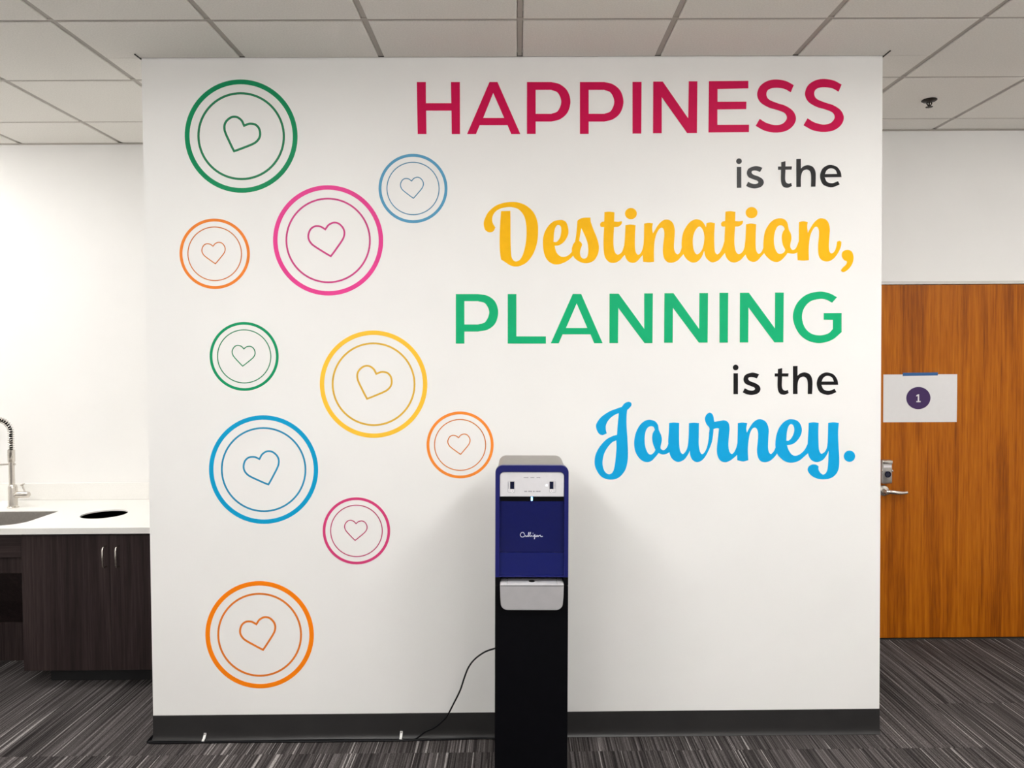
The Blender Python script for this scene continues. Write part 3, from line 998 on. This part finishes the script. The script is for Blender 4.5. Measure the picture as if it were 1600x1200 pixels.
# ------------------------------------------------------------------ wall lettering and circles (cut vinyl on the white wall)
VY = WF - 0.0002
VT = 0.0007


def vinyl(name, col, rough=0.5, spec=0.15):
    M[name] = plain(name, col, rough, noise=0.03, nscale=25, bump=0.04, bscale=120, spec=spec)
    return name


vinyl('vinyl_magenta', (0.60, 0.002, 0.075))
vinyl('vinyl_yellow', (0.95, 0.50, 0.004))
vinyl('vinyl_green', (0.004, 0.43, 0.175))
vinyl('vinyl_blue', (0.004, 0.37, 0.72))
vinyl('vinyl_black', (0.006, 0.005, 0.006), 0.36, 0.2)


def word(name, letters, mat, label):
    """letters: lists of outlines in image points; each letter becomes a part on the wall plane."""
    conv = [[[on_y(p[0], p[1], WF) for p in lp] for lp in lt] for lt in letters]
    allp = [p for lt in conv for lp in lt for p in lp]
    cx = (min(p.x for p in allp) + max(p.x for p in allp)) / 2
    cz = (min(p.z for p in allp) + max(p.z for p in allp)) / 2
    t = tag(empty(name, (cx, VY, cz)), label, 'wall lettering')
    for k, lt in enumerate(conv):              # neighbours overlap: each second letter lies a hair in front
        prism('letter', [[(p.x - cx, p.z - cz) for p in lp] for lp in lt], VT + 0.0003 * (k % 2), mat, t)
    return t


def crop(x0, y0, s):
    return lambda pts: [((p[0] / s + x0), (p[1] / s + y0)) + tuple(p[2:]) for p in pts]


def glyphs(fn, *letters):
    """letters: each a list of loops in crop coordinates -> smooth outlines in image points."""
    return [[outline(fn(lp)) for lp in lt] for lt in letters]


def K(*pts):
    return [(*p, 1) for p in pts]


def shift(loops, dx, dy):
    return [[(p[0] + dx, p[1] + dy) + tuple(p[2:]) for p in lp] for lp in loops]


def dot(cx, cy, rx, ry=None):
    return [(cx + rx * math.cos(2 * PI * k / 12), cy + (ry or rx) * math.sin(2 * PI * k / 12)) for k in range(12)]


# HAPPINESS
s1 = 1600 / 370
Hh = [K((92, 79), (153, 79), (154, 222), (325, 222), (323, 79), (383, 79), (384, 430), (328, 430), (326, 272), (155, 272), (157, 430), (98, 430))]
Aa = [K((583, 79), (637, 79), (791, 430), (730, 430), (705, 370), (517, 370), (492, 430), (432, 430)), K((608, 152), (683, 322), (540, 322))]
Pp = [[(836, 79, 1), (1000, 79, 1), (1060, 95), (1110, 140), (1130, 212), (1110, 285), (1060, 330), (1000, 346, 1), (895, 346, 1), (895, 429, 1), (836, 429, 1)],
      [(895, 132, 1), (1000, 132, 1), (1045, 152), (1068, 212), (1045, 274), (1000, 294, 1), (895, 294, 1)]]
Ii = [K((36, 78), (97, 78), (95, 427), (36, 427))]
Nn = [K((176, 76), (240, 76), (412, 325), (416, 74), (474, 74), (471, 424), (405, 424), (233, 180), (233, 425), (174, 425))]
Ee = [K((552, 73), (818, 71), (818, 122), (610, 126), (610, 212), (805, 211), (804, 262), (609, 264), (609, 368), (823, 367), (822, 417), (549, 419))]
Ss = [[(1125, 100, 1), (1105, 148, 1), (1060, 125), (1000, 118), (955, 130), (940, 160), (955, 195), (1010, 220), (1070, 240), (1120, 275), (1140, 325), (1120, 375), (1070, 410),
       (1000, 420), (930, 408), (868, 375, 1), (895, 328, 1), (940, 355), (1000, 370), (1050, 360), (1078, 325), (1065, 290), (1015, 268), (955, 250), (900, 215), (878, 165), (895, 110),
       (940, 75), (1000, 62), (1070, 72)]]
word('lettering_happiness', glyphs(crop(630, 110, s1), Hh, Aa, Pp, shift(Pp, 358, 0)) + glyphs(crop(980, 110, s1), Ii, Nn, Ee, Ss, shift(Ss, 323, -4)),
     'vinyl_magenta', 'large magenta capital word HAPPINESS at the top of the wall')

# PLANNING
c3, c4 = crop(700, 440, 5), crop(1010, 440, 5)
Pq = [[(61, 97, 1), (235, 97, 1), (312, 112), (370, 160), (392, 240), (370, 325), (312, 374), (235, 390, 1), (128, 390, 1), (128, 484, 1), (61, 484, 1)],
      [(128, 153, 1), (235, 153, 1), (292, 172), (322, 240), (292, 314), (235, 335, 1), (128, 335, 1)]]
Ll = [K((467, 97), (534, 97), (534, 428), (765, 428), (765, 484), (467, 484))]
Aq = [K((975, 96), (1040, 96), (1208, 481), (1142, 481), (1113, 412), (895, 412), (865, 482), (803, 482)), K((1005, 170), (1088, 362), (922, 362))]
N1 = [K((1262, 94), (1333, 94), (1533, 370), (1533, 92), (1600, 92), (1597, 480), (1535, 480), (1330, 205), (1328, 480), (1261, 480))]
N2 = [K((141, 91), (212, 91), (412, 370), (414, 90), (481, 90), (478, 477), (410, 477), (207, 205), (205, 478), (138, 478))]
Iq = [K((571, 88), (639, 88), (636, 477), (571, 477))]
N3 = [K((730, 88), (800, 87), (1004, 366), (1005, 86), (1073, 86), (1069, 475), (1000, 475), (797, 202), (795, 476), (729, 476))]
Gg = [[(1488, 122, 1), (1450, 165, 1), (1405, 141), (1355, 135), (1280, 155), (1230, 210), (1215, 280), (1235, 355), (1285, 405), (1355, 420), (1420, 405), (1457, 370, 1), (1457, 299, 1),
       (1385, 298, 1), (1385, 246, 1), (1524, 245, 1), (1524, 395, 1), (1450, 455), (1355, 480), (1260, 460), (1185, 395), (1145, 285), (1170, 180), (1245, 105), (1350, 78), (1430, 92)]]
word('lettering_planning', glyphs(c3, Pq, Ll, Aq, N1) + glyphs(c4, N2, Iq, N3, Gg), 'vinyl_green', 'large green capital word PLANNING in the middle of the wall')

# is the (twice)
li = [dot(697, 671, 22), K((680, 716), (715, 716), (715, 879), (680, 879))]
ls = [[(880, 725, 1), (862, 757, 1), (830, 746), (802, 748), (795, 762), (810, 778), (850, 793), (882, 815), (890, 845), (870, 873), (825, 885), (785, 880), (752, 865, 1), (768, 833, 1),
       (800, 848), (830, 851), (848, 840), (840, 826), (810, 814), (772, 796), (758, 765), (772, 730), (818, 712), (850, 714)]]
lt = [[(1027, 683, 1), (1060, 676, 1), (1060, 717, 1), (1110, 717, 1), (1108, 742, 1), (1060, 742, 1), (1058, 815), (1066, 842), (1085, 852), (1105, 846, 1), (1111, 871, 1), (1075, 884),
       (1040, 872), (1025, 830), (1025, 742, 1), (1002, 742, 1), (1002, 717, 1), (1027, 717, 1)]]
lh = [[(1145, 660, 1), (1180, 659, 1), (1180, 735, 1), (1205, 716), (1240, 710), (1277, 727), (1296, 775), (1294, 878, 1), (1260, 878, 1), (1260, 792), (1250, 756), (1225, 743), (1195, 757),
       (1181, 800), (1180, 878, 1), (1145, 878, 1)]]
le = [[(1415, 710), (1462, 726), (1490, 765), (1498, 806, 1), (1366, 806, 1), (1385, 842), (1425, 853), (1470, 838, 1), (1484, 863, 1), (1445, 880), (1405, 884), (1352, 860), (1330, 800), (1345, 745), (1378, 717)],
      [(1368, 781, 1), (1464, 781, 1), (1450, 750), (1416, 736), (1384, 750)]]
low = glyphs(c4, li, ls, lt, lh, le)
word('lettering_is_the', low, 'vinyl_black', 'small black words is the below the green word')
up = [[[Vector((p[0] + 5.2, p[1] - 322.4 - 0.014 * (p[0] - 1160))) for p in lp] for lp in g] for g in low]
word('lettering_is_the', up, 'vinyl_black', 'small black words is the below the magenta word')

# Destination,
a, b, c, d, e = crop(750, 305, 10), crop(880, 305, 10), crop(1000, 305, 10), crop(1120, 305, 10), crop(1190, 310, 10)
gD = [[(240, 505, 1), (208, 563), (145, 580), (82, 542), (58, 455), (75, 370), (130, 265), (230, 175), (350, 125), (490, 105), (620, 120), (740, 175), (840, 275), (895, 410), (908, 570), (890, 750),
       (830, 920), (740, 1040), (640, 1100), (550, 1115), (470, 1095), (400, 1050), (328, 1002, 1), (310, 850), (308, 650), (315, 450), (330, 250, 1), (475, 245, 1), (477, 400), (477, 600), (480, 800),
       (490, 950), (520, 1015), (570, 1035), (630, 1000), (680, 900), (715, 750), (727, 600), (720, 450), (690, 330), (620, 235), (540, 195), (450, 185), (340, 203), (255, 245), (205, 310), (190, 380), (202, 442)]]
ge = [[(1250, 388), (1150, 410), (1060, 490), (1000, 610), (983, 740), (1000, 900), (1050, 1010), (1130, 1070), (1220, 1082), (1320, 1050), (1400, 1000), (1470, 930, 1), (1475, 800, 1), (1430, 890),
       (1370, 945), (1300, 965), (1240, 945), (1190, 885), (1165, 790, 1), (1240, 780), (1320, 720), (1375, 620), (1380, 530), (1350, 430), (1305, 395)],
      [(1222, 465), (1185, 492), (1160, 570), (1148, 730, 1), (1200, 728), (1250, 660), (1270, 560), (1262, 490)]]
gs = [[(222, 398, 1), (265, 368), (330, 352), (425, 350, 1), (432, 420), (470, 530), (530, 680), (558, 800), (545, 910), (490, 1010), (410, 1055), (330, 1062), (240, 1030), (170, 970), (135, 870),
       (150, 780), (185, 725, 1), (200, 640), (215, 500)],
      [(283, 515, 1), (265, 610), (250, 715, 1), (280, 740), (294, 775), (276, 830), (262, 890), (270, 950), (300, 985), (340, 990), (375, 960), (392, 880), (383, 760), (350, 660), (310, 570)]]
gt = [[(645, 265, 1), (720, 258), (800, 268, 1), (795, 412, 1), (860, 416), (915, 410), (908, 455), (860, 492), (795, 498, 1), (785, 650), (785, 780), (800, 870), (830, 920), (870, 925), (920, 880),
       (955, 780, 1), (985, 910, 1), (940, 955), (880, 1020), (800, 1058), (720, 1045), (660, 980), (635, 880), (630, 700), (640, 500, 1), (588, 492), (578, 450), (600, 420), (640, 412, 1)]]
gi = [dot(1058, 288, 92, 88), [(972, 470, 1), (1050, 458), (1130, 470, 1), (1122, 620), (1120, 780), (1130, 880), (1165, 930), (1205, 910), (1240, 840), (1262, 730, 1), (1275, 900, 1), (1210, 970), (1150, 1035),
      (1090, 1058), (1020, 1035), (975, 970), (950, 850), (962, 700), (970, 550)]]
gn = [[(65, 445, 1), (130, 432), (200, 440, 1), (190, 520), (200, 600, 1), (230, 550), (280, 470), (350, 400), (410, 382), (470, 395), (520, 450), (542, 550), (535, 700), (530, 820), (550, 895), (590, 925),
       (630, 880), (662, 780, 1), (690, 905, 1), (640, 965), (580, 1025), (500, 1055), (430, 1045), (380, 990), (358, 890), (365, 760), (380, 640), (375, 550), (345, 508), (300, 530), (255, 610), (228, 720),
       (218, 850), (218, 1040, 1), (140, 1048), (50, 1040, 1), (45, 900), (60, 700), (63, 560)]]
ga = [[(900, 378), (960, 400), (1000, 445), (1030, 500, 1), (1040, 435, 1), (1105, 424), (1170, 440, 1), (1160, 600), (1160, 760), (1170, 880), (1205, 925), (1250, 890), (1290, 810), (1318, 720, 1),
       (1335, 890, 1), (1290, 945), (1220, 1020), (1130, 1050), (1060, 1010), (1020, 950), (1003, 868, 1), (960, 970), (890, 1040), (810, 1050), (730, 1000), (675, 910), (650, 780), (665, 620), (710, 510),
       (780, 420), (850, 382)],
      [(930, 488), (870, 540), (832, 640), (825, 760), (845, 870), (890, 925), (950, 880), (990, 790), (1005, 660), (985, 550)]]
go = [[(980, 362), (1050, 375), (1100, 430), (1125, 540), (1155, 600), (1165, 680), (1145, 790), (1165, 845), (1200, 855), (1240, 820), (1280, 720, 1), (1290, 880, 1), (1200, 915), (1105, 903, 1), (1070, 950),
       (1000, 1020), (930, 1045), (850, 1020), (770, 950), (735, 880), (728, 750), (750, 580), (810, 460), (890, 385)],
      [(1000, 470), (945, 492), (905, 580), (890, 700), (905, 820), (950, 905), (1010, 915), (1055, 885), (1070, 850, 1), (1030, 770), (1015, 660), (1030, 580), (1062, 530, 1), (1042, 490)]]
gm = [[(585, 370, 1), (650, 358), (720, 370, 1), (712, 440), (720, 540, 1), (750, 485), (810, 390), (880, 325), (940, 312), (1000, 330), (1045, 385), (1065, 480), (1058, 600), (1050, 740), (1060, 830),
       (1095, 860), (1140, 825), (1168, 750), (1180, 675, 1), (1215, 664), (1245, 678, 1), (1238, 750), (1200, 840), (1140, 925), (1070, 975), (1000, 985), (930, 955), (890, 880), (882, 740), (895, 600),
       (895, 500), (865, 445), (820, 460), (770, 550), (745, 660), (735, 800), (738, 965, 1), (650, 972), (562, 965, 1), (560, 830), (580, 680), (582, 500)]]
gc = [[(1345, 805), (1410, 835), (1435, 920), (1420, 1010), (1370, 1090), (1310, 1140), (1270, 1150), (1240, 1125), (1265, 1085), (1320, 1030), (1330, 985), (1285, 960), (1252, 900), (1270, 830)]]
dest = glyphs(a, gD, ge) + glyphs(b, gs, gt, gi) + glyphs(c, gn, ga) + glyphs(d, shift(gt, -510, -8), shift(gi, -515, -15), go) + glyphs(e, gm, gc)
word('lettering_destination', dest, 'vinyl_yellow', 'yellow script word Destination with a comma')

# Journey.
a, b, c = crop(920, 625, 10), crop(1060, 635, 10), crop(1190, 635, 10)
gJ = [[(620, 28), (662, 46), (665, 85), (630, 130), (600, 155, 1), (590, 250), (590, 400), (603, 600), (612, 800), (606, 950), (570, 1090), (490, 1195), (400, 1238), (300, 1240), (200, 1200), (130, 1110),
       (92, 1000), (105, 860), (170, 730), (270, 620), (370, 565), (440, 545, 1), (450, 400), (470, 205, 1), (400, 235), (320, 300), (272, 380), (265, 450), (280, 522, 1), (210, 548), (150, 515), (112, 420),
       (130, 350), (200, 260), (320, 180), (420, 140), (515, 107, 1), (560, 52)],
      [(430, 630, 1), (360, 665), (280, 760), (230, 870), (215, 1000), (245, 1110), (310, 1160), (370, 1130), (402, 1040), (420, 900), (432, 760)]]
gO = [[(945, 308), (1030, 330), (1080, 390), (1095, 470), (1130, 550), (1140, 630), (1120, 740), (1140, 775), (1180, 780), (1225, 730), (1255, 640, 1), (1262, 815, 1), (1210, 842), (1150, 850), (1090, 830, 1),
       (1040, 890), (980, 950), (910, 970), (830, 945), (760, 870), (718, 770), (710, 640), (740, 500), (800, 390), (870, 330)],
      [(970, 408), (920, 432), (885, 500), (872, 620), (885, 740), (925, 830), (970, 852), (1015, 822), (1040, 780, 1), (1005, 690), (990, 600), (1000, 520), (1032, 465, 1), (1012, 422)]]
gU = [[(-145, 260, 1), (-70, 252), (12, 260, 1), (10, 400), (12, 580), (25, 690), (60, 742), (100, 720), (140, 640), (158, 500), (165, 262, 1), (240, 255), (320, 262, 1), (318, 450), (318, 600), (335, 700),
       (365, 745), (405, 720), (445, 640), (470, 520), (484, 370, 1), (548, 375, 1), (530, 520), (500, 620), (440, 750), (370, 840), (290, 870), (220, 835), (185, 760), (178, 690, 1), (150, 750), (90, 830),
       (0, 868), (-80, 835), (-130, 760), (-150, 640), (-160, 540), (-150, 400)]]
gR = [[(500, 98), (540, 140), (560, 240, 1), (640, 228), (720, 218), (780, 255), (798, 340), (790, 450), (780, 600), (795, 700), (830, 742), (870, 715), (905, 640), (932, 530, 1), (930, 745, 1), (870, 800),
       (800, 850), (730, 872), (660, 850), (615, 780), (600, 680), (615, 520), (635, 345, 1), (600, 340), (548, 352, 1), (540, 430, 1), (476, 430, 1), (485, 340), (440, 280), (415, 210), (425, 150), (460, 108)]]
gN = [[(928, 262, 1), (1000, 252), (1075, 262, 1), (1060, 340), (1068, 410, 1), (1100, 350), (1160, 260), (1220, 212), (1280, 200), (1340, 220), (1385, 270), (1410, 360), (1405, 480), (1400, 640), (1415, 715),
       (1445, 742), (1490, 700), (1530, 610, 1), (1550, 722, 1), (1500, 790), (1430, 850), (1350, 872), (1280, 850), (1240, 780), (1228, 680), (1240, 540), (1245, 430), (1230, 360), (1195, 330), (1150, 355),
       (1115, 430), (1095, 540), (1085, 680), (1092, 840, 1), (1010, 860), (918, 840, 1), (918, 680), (925, 450)]]
gE = [[(460, 200), (540, 215), (600, 270), (628, 360), (610, 450), (550, 540), (480, 590), (395, 605, 1), (420, 680), (470, 750), (530, 770), (600, 745), (670, 680), (726, 570, 1), (745, 710, 1), (680, 770),
       (580, 850), (460, 880), (360, 855), (280, 790), (240, 730), (215, 620), (225, 480), (265, 350), (330, 260), (400, 212)],
      [(460, 275), (420, 310), (395, 400), (385, 535, 1), (430, 530), (480, 470), (510, 380), (498, 305)]]
gY = [[(735, 258, 1), (810, 248), (890, 258, 1), (885, 400), (888, 560), (895, 670), (920, 730), (950, 735), (1000, 690), (1030, 580), (1040, 258, 1), (1120, 248), (1205, 258, 1), (1195, 400), (1200, 600),
       (1212, 800), (1205, 960), (1160, 1060), (1080, 1120), (970, 1138), (860, 1125), (770, 1075), (720, 1000), (735, 940), (790, 908), (850, 910), (888, 935, 1), (890, 990), (920, 1040), (965, 1065),
       (1010, 1030), (1035, 940), (1048, 690, 1), (1010, 770), (950, 840), (860, 870), (780, 840), (735, 770), (720, 680), (720, 550), (730, 400)]]
jour = glyphs(a, gJ, gO) + glyphs(b, gU, gR, gN) + glyphs(c, gE, gY, [dot(1372, 778, 88)])
word('lettering_journey', jour, 'vinyl_blue', 'blue script word Journey with a full stop')

# ten ring circles, each with a heart
SW = WF / FOC                                  # metres per image pixel on the lettered wall
half = [(0.0, 0.30), (0.10, 0.385), (0.25, 0.42), (0.385, 0.365), (0.475, 0.235), (0.495, 0.10), (0.45, -0.03), (0.37, -0.13), (0.24, -0.255), (0.10, -0.385), (0.0, -0.47)]


def heart(s, rot, dx, dz, inset):
    pts = half + [(-p[0], p[1]) for p in reversed(half[1:-1])]
    marks = {0, len(half) - 1}
    lp = outline([(*p, 1) if i in marks else p for i, p in enumerate(pts)], 5)
    if inset:
        n = len(lp)
        q = []
        for i in range(n):
            u, v = (lp[i] - lp[i - 1]).normalized(), (lp[(i + 1) % n] - lp[i]).normalized()
            m = Vector((-(u.y + v.y), u.x + v.x))
            m = m / max(0.35, m.length_squared / 2)
            q.append(lp[i] - m * inset / s)
        lp = q
    c, k = math.cos(rot), math.sin(rot)
    return [(dx + s * (p[0] * c - p[1] * k), dz + s * (p[0] * k + p[1] * c)) for p in lp]


rings = [  # centre px, radius, outer line, inner radius, inner line, heart tilt (degrees, clockwise), colour, words
    (376.9, 212.9, 87.0, 7.3, 67.6, 3.4, 22.4, (0.003, 0.27, 0.105), 'large green ring circle with a tilted heart, top of the wall'),
    (335.6, 396.6, 54.4, 4.4, 42.2, 1.5, -6.8, (0.86, 0.235, 0.03), 'small orange ring circle below the large green one'),
    (512.8, 375.8, 85.3, 6.8, 66.1, 2.7, -10.9, (0.80, 0.055, 0.29), 'large pink ring circle beside the small orange one'),
    (645.4, 294.6, 53.4, 4.4, 41.2, 1.5, -5.7, (0.10, 0.34, 0.54), 'small pale blue ring circle above the large pink one'),
    (381.6, 556.9, 53.6, 4.2, 42.1, 1.5, 4.9, (0.006, 0.30, 0.12), 'small green ring circle above the large blue one'),
    (583.8, 600.4, 83.8, 6.8, 65.2, 2.8, 20.9, (0.97, 0.57, 0.045), 'large yellow ring circle with a tilted heart'),
    (412.0, 733.8, 85.1, 6.8, 66.6, 2.7, -18.4, (0.003, 0.345, 0.62), 'large blue ring circle with a tilted heart'),
    (718.9, 695.2, 52.4, 4.3, 40.7, 1.5, -6.5, (0.92, 0.27, 0.035), 'small orange ring circle just above the water dispenser'),
    (557.0, 829.5, 52.8, 4.2, 41.2, 1.5, 3.8, (0.66, 0.05, 0.19), 'small pink ring circle below the large yellow one'),
    (405.8, 991.8, 85.0, 7.0, 66.4, 3.0, -13.7, (0.98, 0.235, 0.004), 'large orange ring circle lowest on the wall'),
]
for i, (px, py, R, wo_, r, wi, tilt, colr, words) in enumerate(rings):
    p = on_y(px, py, WF)
    mo, mi = vinyl('ring_vinyl_%d' % i, colr), vinyl('line_vinyl_%d' % i, tuple(q * 0.72 + 0.02 for q in colr))
    t = tag(empty('ring_circle', (p.x, VY, p.z)), words, 'wall decal', 'heart ring circles on the white wall')
    prism('outer_ring', [circle(0, 0, R * SW, 96), circle(0, 0, (R - wo_) * SW, 96)], VT, mo, t)
    prism('inner_ring', [circle(0, 0, r * SW, 80), circle(0, 0, (r - wi) * SW, 80)], VT, mi, t)
    s = 0.70 * R * SW
    rot = -math.radians(tilt)
    prism('heart_outline', [heart(s, rot, -1.2 * SW, 1.5 * SW, 0), heart(s, rot, -1.2 * SW, 1.5 * SW, wi * SW)], VT, mi, t)
